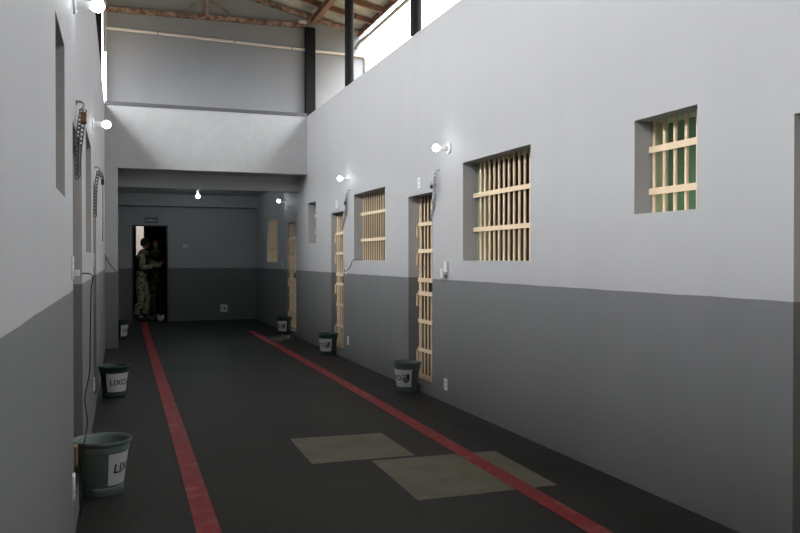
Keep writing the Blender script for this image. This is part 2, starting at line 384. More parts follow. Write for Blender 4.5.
# floor paint
bm = bmesh.new()
def quad(bm, pts, z0, z1):
    lo = [bm.verts.new((x, y, z0)) for x, y in pts]; hi = [bm.verts.new((x, y, z1)) for x, y in pts]
    bm.faces.new(lo[::-1]); bm.faces.new(hi)
    for i in range(len(pts)): bm.faces.new((lo[i], lo[(i+1) % len(pts)], hi[(i+1) % len(pts)], hi[i]))
    return bm
obj('floor_patch', quad(B(), [(1.32, 5.65), (2.12, 5.64), (2.12, 6.46), (1.33, 6.50)], 0.0, 0.0015), M['patch'], fl, label='beige square patch, the farther of the two')
obj('floor_patch', quad(B(), [(1.74, 4.57), (2.73, 4.58), (2.755, 5.56), (1.76, 5.59)], 0.0, 0.0015), M['patch'], fl, label='beige square patch crossed by the red line')
def line(pts, wd, label):
    b_ = bmesh.new(); L = [b_.verts.new((x-wd/2, y, 0.003)) for x, y in pts]; R = [b_.verts.new((x+wd/2, y, 0.003)) for x, y in pts]
    for i in range(len(pts)-1): b_.faces.new((L[i], R[i], R[i+1], L[i+1]))
    L2 = bmesh.ops.extrude_face_region(b_, geom=list(b_.faces))
    bmesh.ops.translate(b_, verts=[v for v in L2['geom'] if isinstance(v, bmesh.types.BMVert)], vec=(0, 0, -0.0028))
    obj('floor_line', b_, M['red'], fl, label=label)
line([(0.452, -1.5), (0.455, 4.4), (0.47, 6.8), (0.485, 12), (0.50, 17.5), (0.54, 19.6)], 0.13, 'worn red line with a painted-in sheen on the left side of the floor')
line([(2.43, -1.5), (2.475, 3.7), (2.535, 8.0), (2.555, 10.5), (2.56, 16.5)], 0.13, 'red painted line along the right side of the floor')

# ------------------------------------------------------------------ roof
SL = 0.218; XC = 1.48
def roof_z(x): return 6.30 - SL*abs(x-XC)
EL, ER = -1.40, 4.21
bm = bmesh.new()
def sheet(bm, xa, xb):
    ys = []; y = Y0-0.3
    while y < YM+0.36: ys.append(y); y += 0.0425
    rows = []
    for x in (xa, xb):
        rows.append([bm.verts.new((x, yy, roof_z(x) + 0.075 + 0.022*math.cos(2*PI*(yy)/0.17))) for yy in ys])
    up = [[bm.verts.new(v.co + Vector((0, 0, 0.012))) for v in r] for r in rows]
    for i in range(len(ys)-1):
        bm.faces.new((rows[0][i], rows[1][i], rows[1][i+1], rows[0][i+1])); bm.faces.new((up[0][i+1], up[1][i+1], up[1][i], up[0][i]))
        for q in (0, 1): bm.faces.new((rows[q][i], rows[q][i+1], up[q][i+1], up[q][i]))
    for i in (0, len(ys)-1): bm.faces.new((rows[0][i], rows[1][i], up[1][i], up[0][i]))
sheet(bm, EL-0.06, XC); sheet(bm, XC, ER+0.05)
roof = struct('ceiling_roof', bm, M['sheet'], 'corrugated pitched roof over the corridor on brown rafters', 'roof', origin=(XC, 5, 6.3))
y = 13.415
rafters = []
while y > Y0:
    b_ = B(); obox(b_, (XC, y, roof_z(XC)+0.005), (ER, y, roof_z(ER)+0.005), 0.055, 0.085)
    rafters.append(obj('rafter', b_, M['timber'], roof))
    b_ = B(); obox(b_, (XC, y, roof_z(XC)+0.005), (EL, y, roof_z(EL)+0.005), 0.055, 0.085)
    rafters.append(obj('rafter', b_, M['timber'], roof))
    y -= 0.66
for x in (ER+0.01, EL-0.01):
    b_ = B(); box(b_, x-0.015, x+0.015, Y0-0.2, YM+0.14, roof_z(x)-0.05, roof_z(x)+0.055); obj('fascia_board', b_, M['timber_beam'], roof)
for x, s in ((3.31, 'right'), (-0.34, 'left')):
    b_ = B(); box(b_, x-0.05, x+0.05, Y0-0.2, YM-0.05, roof_z(x)-0.155, roof_z(x)-0.045)
    tag(obj('wall_plate_beam', b_, M['timber_beam']), 'long brown timber beam on the %s posts under the roof' % s, 'beam')

# the rusty roof truss in front of the gable wall
YT = YM+0.09
t = thing('roof_truss', (1.48, YT, 5.68), 'rusty steel roof truss in front of the grey gable wall', 'truss')
b_ = B(); obox(b_, (-0.30, YT, 5.69), (3.22, YT, 5.74), 0.07, 0.075); obj('bottom_chord', b_, M['rust'], t)
b_ = B(); obox(b_, (XC, YT, roof_z(XC)-0.005), (4.2, YT, roof_z(4.2)-0.005), 0.06, 0.07); obj('top_chord', b_, M['rust'], t)
b_ = B(); obox(b_, (XC, YT, roof_z(XC)-0.005), (-1.35, YT, roof_z(-1.35)-0.005), 0.06, 0.07); obj('top_chord', b_, M['rust'], t)
b_ = B(); obox(b_, (1.45, YT, 5.70), (1.45, YT, 6.27), 0.06, 0.055, up=(0, 1, 0)); obj('king_post', b_, M['rust'], t)
for xa in (2.00, 0.92):
    b_ = B(); tube(b_, [(1.45, YT, 6.05), (xa, YT, 5.72)], 0.014, 8); obj('brace', b_, M['rust'], t)
b_ = B(); obox(b_, (3.06, YT-0.045, 5.79), (3.20, YT-0.045, 5.80), 0.012, 0.055); obj('gusset_plate', b_, M['pvc'], t, label='pale joint plate')

# posts
pg = 'roof posts on top of the right wall'
b_ = B(); box(b_, 3.185, 3.36, YM+0.0, YM+0.135, HT, 5.70)
tag(obj('roof_post', b_, M['black'], bevel=0.006), 'square black post at the corner of the parapet and right wall', 'post', pg)
for yy, lab in ((11.36, 'round black post on the right wall, nearest to the square one'), (8.55, 'round black post on the right wall, second from the square one')):
    t = thing('roof_post', (3.225, yy, HT), lab, 'post', pg)
    b_ = B(); tube(b_, [(3.225, yy, HT), (3.225, yy, roof_z(3.27)-0.155)], 0.066, 24); obj('shaft', b_, M['black'], t, smooth=True)
    b_ = B(); box(b_, 3.205, 3.32, yy-0.085, yy+0.085, HT, HT+0.012); obj('base_plate', b_, M['black'], t)
b_ = B(); box(b_, -0.43, -0.275, YM, YM+0.14, HT, 5.66)
tag(obj('roof_post', b_, M['black'], bevel=0.006), 'black post behind the top of the left wall', 'post')

# pipes
t = thing('drain_pipe', (1.5, YM+0.12, 5.3), 'cream plastic pipe running across the gable wall', 'pipe')
yp = YM+0.12
def pz(x): return 5.385 - (x+0.2)*0.0215
b_ = B(); tube(b_, [(XL+0.0, yp, pz(-0.2)), (1.2, yp, pz(1.2)), (3.0, yp, pz(3)), (4.27, yp, pz(4.27)), (4.32, yp, pz(4.3)-0.015), (4.345, yp, pz(4.3)-0.07), (4.35, yp, 4.4)], 0.026, 12); obj('pipe_run', b_, M['pvc'], t, smooth=True)
for x in (0.62, 1.92, 2.95):
    b_ = B(); tube(b_, [(x-0.012, yp, pz(x)), (x+0.012, yp, pz(x))], 0.031, 12); obj('pipe_joint', b_, M['pvc_joint'], t, smooth=True)
b_ = B(); tube(b_, [(XL+0.005, yp, 4.98), (XL+0.005, yp, 6.0)], 0.028, 12)
tag(obj('vent_pipe', b_, M['pvc'], smooth=True), 'upright white pipe at the left end of the gable wall', 'pipe')
t = thing('gutter_pipe', (4.36, YM, 5.5), 'thin grey pipe running below the right eave', 'pipe')
b_ = B(); tube(b_, [(4.14, YM+0.1, 5.40), (4.16, YM+0.05, 5.46), (4.19, YM-0.05, 5.51), (4.24, YM-0.3, 5.54), (4.27, 4.0, 5.56), (4.27, Y0, 5.56)], 0.03, 10); obj('pipe_run', b_, M['steel'], t, smooth=True)
for k in range(5):
    yy = 13.3-k*1.1; b_ = B(); obox(b_, (4.27, yy, 5.55), (4.235, yy, 5.70), 0.02, 0.006); obj('bracket', b_, M['steel'], t)

# ------------------------------------------------------------------ barred windows and doors
def grille(n, side, y0, y1, z0, z1, ys, straps, label, dp=0.14, br=0.0135):
    X = (XR+dp) if side > 0 else (XL-dp)
    t = thing('window_%d' % n, (X, (y0+y1)/2, z0), label, 'barred window', kind='structure')
    for yy in ys:
        b_ = B(); tube(b_, [(X, yy, z0), (X, yy, z1)], br, 12); obj('bar', b_, M['cream'], t, smooth=True)
    for z in straps:
        b_ = B(); box(b_, X-side*0.028, X-side*0.018, y0, y1, z-0.022, z+0.022); obj('crossbar', b_, M['cream'], t, bevel=0.002)
def rng(a, b, n): return [a+(b-a)*i/(n-1) for i in range(n)]
grille(1, 1, 3.80, 4.40, 1.795, 2.41, [3.85, 3.955, 4.06, 4.166, 4.27, 4.375], [2.222, 1.945], 'small high barred window nearest on the right wall, green behind')
grille(2, 1, 5.80, 7.165, 1.485, 2.45, [5.85+0.0995*i for i in range(13)], [2.128, 1.79], 'wide barred window in right wall between small window and nearer visible door')
grille(3, 1, 9.60, 11.02, 1.48, 2.43, rng(9.66, 10.96, 14), [2.145, 1.772], 'wide barred window in right wall between the two cream doors', 0.125, 0.0095)
grille(4, 1, 13.40, 13.97, 1.78, 2.505, rng(13.46, 13.91, 5), [2.27, 1.98], 'narrow barred window just before the parapet')
grille(5, 1, 16.93, 18.2, 1.44, 2.40, rng(16.98, 18.15, 13), [2.10, 1.74], 'barred window in the dark far bay on the right', 0.05)
grille(6, -1, 3.36, 3.90, 1.78, 2.47, rng(3.42, 3.84, 5), [2.25, 1.97], 'small high window recess nearest on the left wall')
grille(7, -1, 6.24, 7.40, 1.555, 2.475, rng(6.30, 7.34, 11), [2.17, 1.80], 'window recess on the left wall between two doors')

def barred_door(n, side, y0, y1, label, dp=0.14):
    X = (XR+dp) if side > 0 else (XL-dp); s = side
    t = thing('door_%d' % n, (X, (y0+y1)/2, DZ0), label, 'barred door', kind='structure')
    m_ = 7; ys = rng(y0+0.05, y1-0.06, m_)
    zb, zt = DZ0+0.02, DZ1-0.015
    for i, yy in enumerate(ys):
        if 1 <= i <= 3:
            for a, b in ((zb, 1.10), (1.255, zt)):
                b_ = B(); tube(b_, [(X, yy, a), (X, yy, b)], 0.0105, 10); obj('bar', b_, M['cream'], t, smooth=True)
        else:
            b_ = B(); tube(b_, [(X, yy, zb), (X, yy, zt)], 0.0105, 10); obj('bar', b_, M['cream'], t, smooth=True)
    for z, h in ((1.905, .044), (1.592, .044), (1.255, .05), (1.10, .05), (0.774, .044), (0.443, .044), (0.135, .06)):
        b_ = B(); box(b_, X-s*0.028, X-s*0.014, y0+0.015, y1-0.015, z-h/2, z+h/2); obj('crossbar', b_, M['cream'], t, bevel=0.002)
    b_ = B(); box(b_, X-s*0.012, X+s*0.02, y1-0.045, y1-0.012, zb, zt); obj('side_rail', b_, M['cream'], t)
    for z in (1.83, 1.50, 1.02, 0.36):
        b_ = B(); tube(b_, [(X-s*0.035, y1-0.018, z-0.075), (X-s*0.035, y1-0.018, z+0.075)], 0.014, 8); obj('hinge', b_, M['cream'], t, smooth=True)
    b_ = B(); box(b_, X-s*0.035, X-s*0.015, y0+0.03, y0+0.12, 1.13, 1.23); obj('lock_plate', b_, M['steel'], t, bevel=0.003)
barred_door(1, 1, 2.24, 3.09, 'barred door recess cut by the right edge of the photo')
barred_door(2, 1, 7.98, 8.73, 'cream barred door behind the nearest green bucket on the right')
barred_door(3, 1, 11.61, 12.33, 'cream barred door in the right wall behind the middle dark bucket', 0.10)
barred_door(4, 1, 15.02, 15.85, 'cream barred door in the dark far bay on the right', 0.05)
barred_door(5, -1, 4.53, 5.60, 'recessed door on the left wall behind the nearest bucket')
b_ = B(); box(b_, XL-0.06, XL-0.008, 5.02, 5.12, 0.27, 0.39); obj('latch_block', b_, M['block'], [o for o in C.objects if o.name == 'door_5'][0], bevel=0.004)
barred_door(6, -1, 7.90, 8.87, 'recessed door on the left wall behind the second bucket')

# far door leaf, standing open into the room beyond
t = thing('door_7', (0.285, YF+0.2, 0.0), 'dark metal door standing open in the far doorway', 'door', kind='structure')
b_ = B(); obox(b_, (0.29, YF+0.21, 1.16), (0.255, YF+0.98, 1.16), 0.04, 2.28); obj('door_leaf', b_, M['door_dark'], t)
b_ = B(); box(b_, 0.27, 0.295, YF-0.01, YF+0.19, 0, 2.31); box(b_, 1.065, 1.09, YF-0.01, YF+0.19, 0, 2.31); box(b_, 0.295, 1.065, YF-0.01, YF+0.19, 2.285, 2.31); obj('door_frame', b_, M['door_dark'], t)

# ------------------------------------------------------------------ lamps
def lamp(loc, axis, length, r, label, group='bare bulb lamps of the corridor', bm_='bulb'):
    d = {'-X': Vector((-1, 0, 0)), 'X': Vector((1, 0, 0)), '-Z': Vector((0, 0, -1))}[axis]
    t = thing('bulb_lamp', loc, label, 'lamp', group); p = Vector(loc)
    b_ = B(); lathe(b_, [(0, 0), (0.055, 0), (0.055, 0.010), (0.048, 0.018), (0, 0.018)], p, 28, axis); obj('base_plate', b_, M['plastic'], t, smooth=True)
    b_ = B(); L = length-r*0.9; lathe(b_, [(0, 0.015), (0.026, 0.018), (0.022, 0.035), (0.022, L-0.01), (0.018, L), (0, L)], p, 20, axis); obj('socket', b_, M['plastic'], t, smooth=True)
    b_ = B(); c = length; pr = []
    for k in range(15):
        a = PI*k/14; pr.append((r*math.sin(a)*(1 if a > PI/2 else (0.75+0.25*math.sin(a)**2)), c - r*math.cos(a)*1.1))
    lathe(b_, pr, p, 24, axis); obj('bulb', b_, M[bm_], t, smooth=True)
lamp((XR, 7.51, 2.638), '-X', 0.145, 0.036, 'lit bulb on the right wall above the nearer cream door')
lamp((XR, 11.32, 2.69), '-X', 0.13, 0.036, 'lit bulb on the right wall above the second cream door')
lamp((XR, 16.0, 2.68), '-X', 0.15, 0.034, 'lit bulb on the right wall in the dark far bay')
lamp((XL, 4.64, 2.885), 'X', 0.122, 0.036, 'lit bulb at the top of the left wall, nearest the viewer')
lamp((XL, 7.69, 2.725), 'X', 0.122, 0.036, 'lit bulb on the left wall beside the hanging chains')
lamp((1.587, 17.5, 3.04), '-Z', 0.19, 0.042, 'lit bulb under the low ceiling of the far bay', bm_='bulb_bay')

# ------------------------------------------------------------------ wall plates, switches, sockets
def plate(x, y, z, w_, h, side, label, kind='switch', group=None):
    nm = {'switch': 'wall_switch', 'socket': 'wall_socket'}[kind]
    t = thing(nm, (x, y, z-h/2), label, {'switch': 'switch', 'socket': 'socket'}[kind], group)
    if side in (1, -1):
        b_ = B(); box(b_, x-side*0.012, x, y-w_/2, y+w_/2, z-h/2, z+h/2); obj('cover_plate', b_, M['plastic'], t, bevel=0.003)
        for k in ((-1, 1) if h > w_ else (0,)):
            b_ = B(); box(b_, x-side*0.0145, x-side*0.0115, y-w_*0.22, y+w_*0.22, z+k*h*0.2-0.006, z+k*h*0.2+0.006); obj('slot', b_, M['slot_pale'], t)
    else:
        b_ = B(); box(b_, x-w_/2, x+w_/2, y-0.012, y, z-h/2, z+h/2); obj('cover_plate', b_, M['plastic'], t, bevel=0.003)
        b_ = B(); box(b_, x-w_*0.04, x+w_*0.22, y-0.0145, y-0.0115, z-h*0.2, z+h*0.1); obj('slot', b_, M['ink_grey'], t)
plate(XR, 8.36, 2.36, 0.085, 0.125, 1, 'small white plate above the nearer cream door')
plate(XR, 11.98, 2.36, 0.085, 0.125, 1, 'small white plate above the second cream door')
plate(XR, 7.585, 0.195, 0.075, 0.12, 1, 'white socket low on the wall beside the nearer cream door', 'socket')
plate(XR, 11.33, 0.29, 0.075, 0.13, 1, 'white socket low on the wall beside the second cream door', 'socket')
plate(XR, 11.72-0.28, 1.335, 0.07, 0.12, 1, 'white socket at dado height beside the second cream door', 'socket')
plate(XR, 16.36, 1.40, 0.08, 0.12, 1, 'white switch beside the far bay door')
plate(XL, 4.40, 0.325, 0.08, 0.125, -1, 'white socket low on left wall beside the nearest bucket', 'socket')
plate(XL, 7.80, 0.345, 0.075, 0.12, -1, 'white socket low on left wall behind the second bucket', 'socket')
plate(XL, 4.36, 1.455, 0.075, 0.12, -1, 'white socket at dado height with a cable plugged in', 'socket')
plate(XL, 7.80, 1.49, 0.075, 0.12, -1, 'white socket at dado height near the second left door', 'socket')
plate(1.50, YF, 1.815, 0.115, 0.085, 0, 'small white plate on the far wall right of the doorway')
plate(2.41, YF, 0.29, 0.175, 0.185, 0, 'white square box low on the far wall', 'socket')
# switch with a plug in it, right wall near door 2
t = thing('wall_switch', (XR, 7.56, 1.32), 'white switch box at dado height beside the nearer cream door', 'switch')
b_ = B(); box(b_, XR-0.022, XR, 7.525, 7.60, 1.36, 1.475); obj('cover_plate', b_, M['plastic'], t, bevel=0.004)
b_ = B(); box(b_, XR-0.045, XR, 7.575, 7.655, 1.305, 1.40); obj('plug', b_, M['plastic'], t, bevel=0.008)
b_ = B(); box(b_, XR-0.03, XR-0.001, 7.555, 7.574, 1.31, 1.335); obj('slot', b_, M['ink_grey'], t)

def smooth_path(P, n=8):
    P = [Vector(p) for p in P]; out = []
    for i in range(len(P)-1):
        a = P[max(i-1, 0)]; b = P[i]; c = P[i+1]; d = P[min(i+2, len(P)-1)]
        for k in range(n):
            s = k/n; out.append(0.5*((2*b) + (c-a)*s + (2*a-5*b+4*c-d)*s*s + (3*b-a-3*c+d)*s**3))
    out.append(P[-1]); return out
t = thing('power_cable', (XL+0.02, 4.6, 0.4), 'black power cable plugged in at dado height, hanging to the nearest left bucket', 'cable')
b_ = B(); tube(b_, smooth_path([(XL+0.05, 4.37, 1.425), (XL+0.085, 4.39, 1.424), (XL+0.10, 4.45, 1.40), (XL+0.09, 4.5, 1.33), (XL+0.085, 4.5, 1.1), (XL+0.08, 4.52, 0.9), (XL+0.055, 4.56, 0.75), (XL+0.065, 4.6, 0.6), (XL+0.03, 4.66, 0.40), (XL+0.02, 4.74, 0.2), (XL+0.015, 4.90, 0.03), (XL+0.02, 5.0, 0.006), (XL+0.05, 5.2, 0.006)]), 0.0032, 8); obj('cord', b_, M['rubber'], t, smooth=True)
b_ = B(); box(b_, XL+0.0125, XL+0.040, 4.345, 4.385, 1.41, 1.445); obj('plug', b_, M['plastic'], t, bevel=0.005, label='white plug')
b_ = B(); tube(b_, smooth_path([(XR-0.02, 11.44, 1.33), (XR-0.06, 11.36, 1.315), (XR-0.03, 11.18, 1.36), (XR-0.015, 11.06, 1.475), (XR+0.01, 10.98, 1.487), (XR+0.10, 10.90, 1.487)]), 0.0045, 8)
tag(obj('power_cable', b_, M['rubber'], smooth=True), 'dark cable looping from socket into the wide window between the cream doors', 'cable')
b_ = B(); tube(b_, smooth_path([(XL+0.006, 13.3, 1.56), (XL+0.01, 14.0, 1.52), (XL+0.03, YM-0.003, 1.49), (-0.12, YM-0.003, 1.36), (-0.035, YM-0.003, 1.27)]), 0.006, 6)
tag(obj('thin_cable', b_, M['rubber'], smooth=True), 'thin dark cable slanting across the pilaster on the left', 'cable')

# ------------------------------------------------------------------ chains and padlocks
def chain(path, label, m=None, link=0.036, r=0.0042):
    P = smooth_path(path, 12); bm = bmesh.new()
    L = [0]
    for a, b in zip(P[:-1], P[1:]): L.append(L[-1]+(b-a).length)
    s = link*0.35; k = 0
    while s < L[-1]:
        i = max(j for j in range(len(L)) if L[j] <= s); i = min(i, len(P)-2)
        f = (s-L[i])/max(L[i+1]-L[i], 1e-6); c = P[i].lerp(P[i+1], f); d = (P[i+1]-P[i]).normalized()
        a = d.orthogonal().normalized(); b = d.cross(a)
        if k % 2: a, b = b, a
        ang = 0.5; a2 = a*math.cos(ang) + b*math.sin(ang)
        pts = []
        for q in range(12):
            th = 2*PI*q/12; u = math.cos(th); v = math.sin(th)
            pts.append(c + d*(u*link*0.24 + (link*0.26 if u > 0 else -link*0.26)) + a2*v*link*0.30)
        tube(bm, pts, r, 5, closed=True); s += link*0.72; k += 1
    return tag(obj('chain', bm, m or M['steel_pale'], smooth=True), label, 'chain')
def hook(x, y, z, side, label):
    b_ = B(); pts = [(x, y, z+0.01), (x-side*0.02, y, z+0.014)]
    for k in range(8):
        a = PI*k/7; pts.append((x-side*(0.02+0.024*math.sin(a)), y, z-0.01+0.024*math.cos(a)))
    pts.append((x-side*0.015, y, z-0.035))
    tube(b_, pts, 0.0065, 8); lathe(b_, [(0, 0), (0.018, 0), (0.018, 0.004), (0, 0.004)], (x, y, z+0.01), 14, '-X' if side > 0 else 'X')
    tag(obj('wall_hook', b_, M['steel'], smooth=True), label, 'hook')
def padlock(x, y, z, label, m, s=1.0):
    t = thing('padlock', (x, y, z-0.06*s), label, 'padlock')
    b_ = B(); box(b_, x-0.012*s, x+0.012*s, y-0.026*s, y+0.026*s, z-0.058*s, z-0.012*s); obj('lock_body', b_, m, t, bevel=0.004)
    b_ = B(); pts = [(x, y-0.017*s, z-0.014*s)] + [(x, y-0.017*s*math.cos(PI*k/8), z+0.006*s+0.017*s*math.sin(PI*k/8)) for k in range(9)] + [(x, y+0.017*s, z-0.014*s)]
    tube(b_, pts, 0.0045*s, 8); obj('shackle', b_, M['steel'], t, smooth=True); return t
hook(XR, 7.79, 2.43, 1, 'steel hook above the nearer cream door')
chain([(XR-0.05, 7.79, 2.40), (XR-0.04, 7.81, 2.28), (XR-0.02, 7.87, 2.13), (XR-0.01, 7.95, 2.0), (XR+0.02, 8.02, 1.92), (XR+0.10, 8.06, 1.90)], 'steel chain looping from hook to the nearer cream door', link=0.05, r=0.0055)
chain([(XR-0.055, 7.775, 2.40), (XR-0.06, 7.765, 2.3), (XR-0.05, 7.80, 2.22)], 'short doubled end of the chain by the nearer cream door', link=0.05, r=0.0055)
padlock(XR-0.07, 7.83, 2.30, 'dark padlock on the chain by the nearer cream door', M['rubber'], 0.85)
hook(XR, 11.25, 2.50, 1, 'steel hook between second cream door and wide window')
chain([(XR-0.05, 11.25, 2.47), (XR-0.04, 11.30, 2.35), (XR-0.02, 11.42, 2.18), (XR-0.01, 11.55, 2.03), (XR+0.03, 11.64, 1.95), (XR+0.07, 11.7, 1.93)], 'steel chain running down to the second cream door', link=0.06, r=0.0075)
padlock(XR-0.065, 11.28, 2.36, 'dark padlock on the chain by the second cream door', M['rubber'], 1.0)
hook(XR, 14.93, 2.33, 1, 'small hook at the top of the far bay door')
chain([(XR-0.05, 14.93, 2.30), (XR-0.04, 14.95, 2.2), (XR-0.02, 15.0, 2.05), (XR+0.08, 15.1, 1.93)], 'chain hanging at the far bay door on the right', link=0.06, r=0.007)
hook(XL, 4.90, 2.39, -1, 'steel hook above the nearest left door')
chain([(XL+0.035, 4.90, 2.36), (XL+0.022, 4.89, 2.3), (XL+0.010, 4.84, 2.15), (XL+0.008, 4.82, 1.95)], 'bunched steel chain hanging above the nearest left door', M['steel_dark'], link=0.036, r=0.0038)
chain([(XL+0.045, 4.92, 2.36), (XL+0.034, 4.94, 2.28), (XL+0.016, 4.92, 2.1), (XL+0.014, 4.90, 1.98)], 'second strand of chain on the nearest left hook', M['steel_dark'], link=0.036, r=0.0038)
padlock(XL+0.045, 4.80, 2.34, 'brass padlock hanging on the nearest left chain', M['brass'], 1.3)
hook(XL, 8.42, 2.40, -1, 'steel hook above the second left door')
chain([(XL+0.035, 8.42, 2.37), (XL+0.012, 8.41, 2.22), (XL+0.006, 8.38, 2.05), (XL+0.005, 8.37, 1.92)], 'dark chain hanging above the second left door', M['steel_dark'], link=0.045, r=0.0052)
chain([(XL+0.045, 8.44, 2.37), (XL+0.06, 8.47, 2.34), (XL+0.07, 8.52, 2.31)], 'short chain end holding a lock at the second left door', M['steel_dark'], link=0.045, r=0.005)
lk = padlock(XL+0.072, 8.54, 2.32, 'dark red padlock hanging at the second left door', M['red_lock'], 1.2)
b_ = B(); tube(b_, smooth_path([(XL+0.072, 8.54, 2.255), (XL+0.074, 8.54, 2.0), (XL+0.070, 8.54, 1.68)]), 0.004, 6)
obj('cord', b_, M['brass'], lk, smooth=True)

# ------------------------------------------------------------------ waste buckets
def text_mesh(s, size):
    cu = bpy.data.curves.new('lettering', 'FONT'); cu.body = s; cu.size = size; cu.align_x = 'CENTER'; cu.align_y = 'CENTER'; cu.extrude = 0.0; cu.offset = size*0.018
    o = bpy.data.objects.new('lettering', cu); C.objects.link(o)
    dg = bpy.context.evaluated_depsgraph_get(); me = bpy.data.meshes.new_from_object(o.evaluated_get(dg))
    bpy.data.objects.remove(o); bm = bmesh.new(); bm.from_mesh(me); bpy.data.meshes.remove(me)
    bmesh.ops.triangulate(bm, faces=bm.faces); bmesh.ops.subdivide_edges(bm, edges=[e for e in bm.edges if e.calc_length() > 0.02], cuts=2)
    return bm
def flat_to_bin(bm, c, ang, zc, rfun, off):
    for v in bm.verts:
        z = zc+v.co.y; r = rfun(z)+off+v.co.z; a = ang + v.co.x/r
        v.co = Vector((c[0]+r*math.cos(a), c[1]+r*math.sin(a), z))
    return bm
def bucket(x, y, R, H, m, ang_text, label, group='waste buckets labelled LIXO', sx=1.0):
    """ang_text: direction (from the bucket's axis) of the middle of the word; the crest sits to its right"""
    t = thing('waste_bucket', (x, y, 0), label, 'bucket', group); c = (x, y, 0)
    rb = R*0.70; rt = R*0.90
    def rf(z): return rb*1.0 + (rt-rb)*min(1, max(0, (z-0.05)/(H-0.09)))
    prof = [(0, 0.012), (rb*0.94, 0.012), (rb*0.94, 0.0), (rb, 0.0), (rb*1.03, 0.012), (rb*1.03, 0.045), (rb*0.99, 0.052), (rf(0.06), 0.06), (rf(H-0.075), H-0.075), (rf(H-0.07)+0.006, H-0.07), (rf(H-0.06)+0.007, H-0.045),
            (rt+0.004, H-0.034), (R*0.985, H-0.022), (R, H-0.016), (R, H-0.004), (R*0.985, H), (R*0.95, H-0.002), (rt*0.985, H-0.02), (rf(0.06)-0.005, 0.06), (rb*0.93, 0.02), (0, 0.02)]
    b_ = B(); lathe(b_, prof, c, 56); body = obj('bucket_body', b_, m, t, origin=c, smooth=True)
    # paper label around the front
    z0, z1 = H*0.19, H*0.775; rm = rf((z0+z1)/2)
    wtxt = 0.145; wl = 0.335
    a0 = ang_text - 0.125/rm; a1 = a0 + wl/rm
    b_ = B(); n = 28; cols = []
    for k in range(n+1):
        a = a0+(a1-a0)*k/n
        cols.append([b_.verts.new((x+(rf(z)+o)*math.cos(a), y+(rf(z)+o)*math.sin(a), z)) for z, o in ((z0, 0.0008), (z1, 0.0008), (z1, 0.002), (z0, 0.002))])
    for A, D in zip(cols[:-1], cols[1:]):
        for q in range(4): b_.faces.new((A[q], D[q], D[(q+1) % 4], A[(q+1) % 4]))
    b_.faces.new(cols[0]); b_.faces.new(cols[-1][::-1])
    lab = obj('paper_label', b_, M['paper'], t, origin=c)
    zc = (z0+z1)/2
    tx = flat_to_bin(text_mesh('LIXO', 0.084), c, ang_text, zc, rf, 0.003); obj('lettering', tx, M['ink'], lab, origin=c)
    # crest: dark shield, grey roundel, band with bars
    ac = ang_text + 0.145/rm
    def poly(pts): 
        b2 = B(); vs_ = [b2.verts.new((px, py, 0)) for px, py in pts]; b2.faces.new(vs_); bmesh.ops.triangulate(b2, faces=b2.faces)
        bmesh.ops.subdivide_edges(b2, edges=[e for e in b2.edges if e.calc_length() > 0.02], cuts=2, use_grid_fill=False); return b2
    sh = [(-0.040, 0.050), (0.040, 0.050), (0.043, 0.028), (0.040, -0.012), (0.030, -0.034), (0.0, -0.052), (-0.030, -0.034), (-0.040, -0.012), (-0.043, 0.028)]
    b2 = flat_to_bin(poly(sh), c, ac, zc, rf, 0.003); obj('crest', b2, M['ink'], lab, origin=c)
    circ = [(0.026*math.cos(2*PI*k/18), -0.006+0.028*math.sin(2*PI*k/18)) for k in range(18)]
    b2 = flat_to_bin(poly(circ), c, ac, zc, rf, 0.0042); obj('crest_roundel', b2, M['ink_grey'], lab, origin=c)
    b2 = B()
    for px in (-0.022, 0.0, 0.022):
        q = [b2.verts.new(v) for v in ((px-0.007, 0.032, 0), (px+0.007, 0.032, 0), (px+0.007, 0.042, 0), (px-0.007, 0.042, 0))]; b2.faces.new(q)
    flat_to_bin(b2, c, ac, zc, rf, 0.0045); obj('crest_band', b2, M['ink_grey'], lab, origin=c)
    return t
# angle of a direction pointing back to the camera from the bucket
def facing(x, y, off): return math.atan2(-y, -x) + math.radians(off)
bucket(-0.11, 5.43, 0.180, 0.347, M['bin_pale'], facing(-0.11, 5.41, 64), 'pale grey-green waste bucket on the left, nearest the viewer')
bucket(-0.065, 9.15, 0.169, 0.345, M['bin_dark'], facing(-0.06, 9.15, 20), 'dark teal waste bucket, second along the left wall')
bucket(0.00, 15.6, 0.165, 0.36, M['bin_dark'], facing(0.0, 15.6, 60), 'dark waste bucket beside the pilaster at the far left')
bucket(3.070, 8.42, 0.165, 0.335, M['bin_green'], facing(3.07, 8.42, -70), 'green waste bucket in front of the nearer cream door')
bucket(3.075, 12.06, 0.165, 0.335, M['bin_dark'], facing(3.075, 12.06, -68), 'dark waste bucket in front of the second cream door')
bucket(3.09, 15.66, 0.160, 0.345, M['bin_dark'], facing(3.09, 15.66, -74), 'dark waste bucket in front of the far bay door')

# ------------------------------------------------------------------ exit sign
t = thing('exit_sign', (0.70, YF, 2.355), 'black exit sign reading SAÍDA above the far doorway', 'sign')
b_ = B(); box(b_, 0.545, 0.865, YF-0.006, YF, 2.355, 2.50); obj('border', b_, M['sign_frame'], t)
b_ = B(); box(b_, 0.565, 0.845, YF-0.010, YF-0.0061, 2.375, 2.48); obj('panel', b_, M['sign'], t)
tx = text_mesh('SAÍDA', 0.092)
for v in tx.verts: v.co = Vector((0.705+v.co.x*1.0, YF-0.0115, 2.424+v.co.y))
obj('lettering', tx, M['letters'], t)

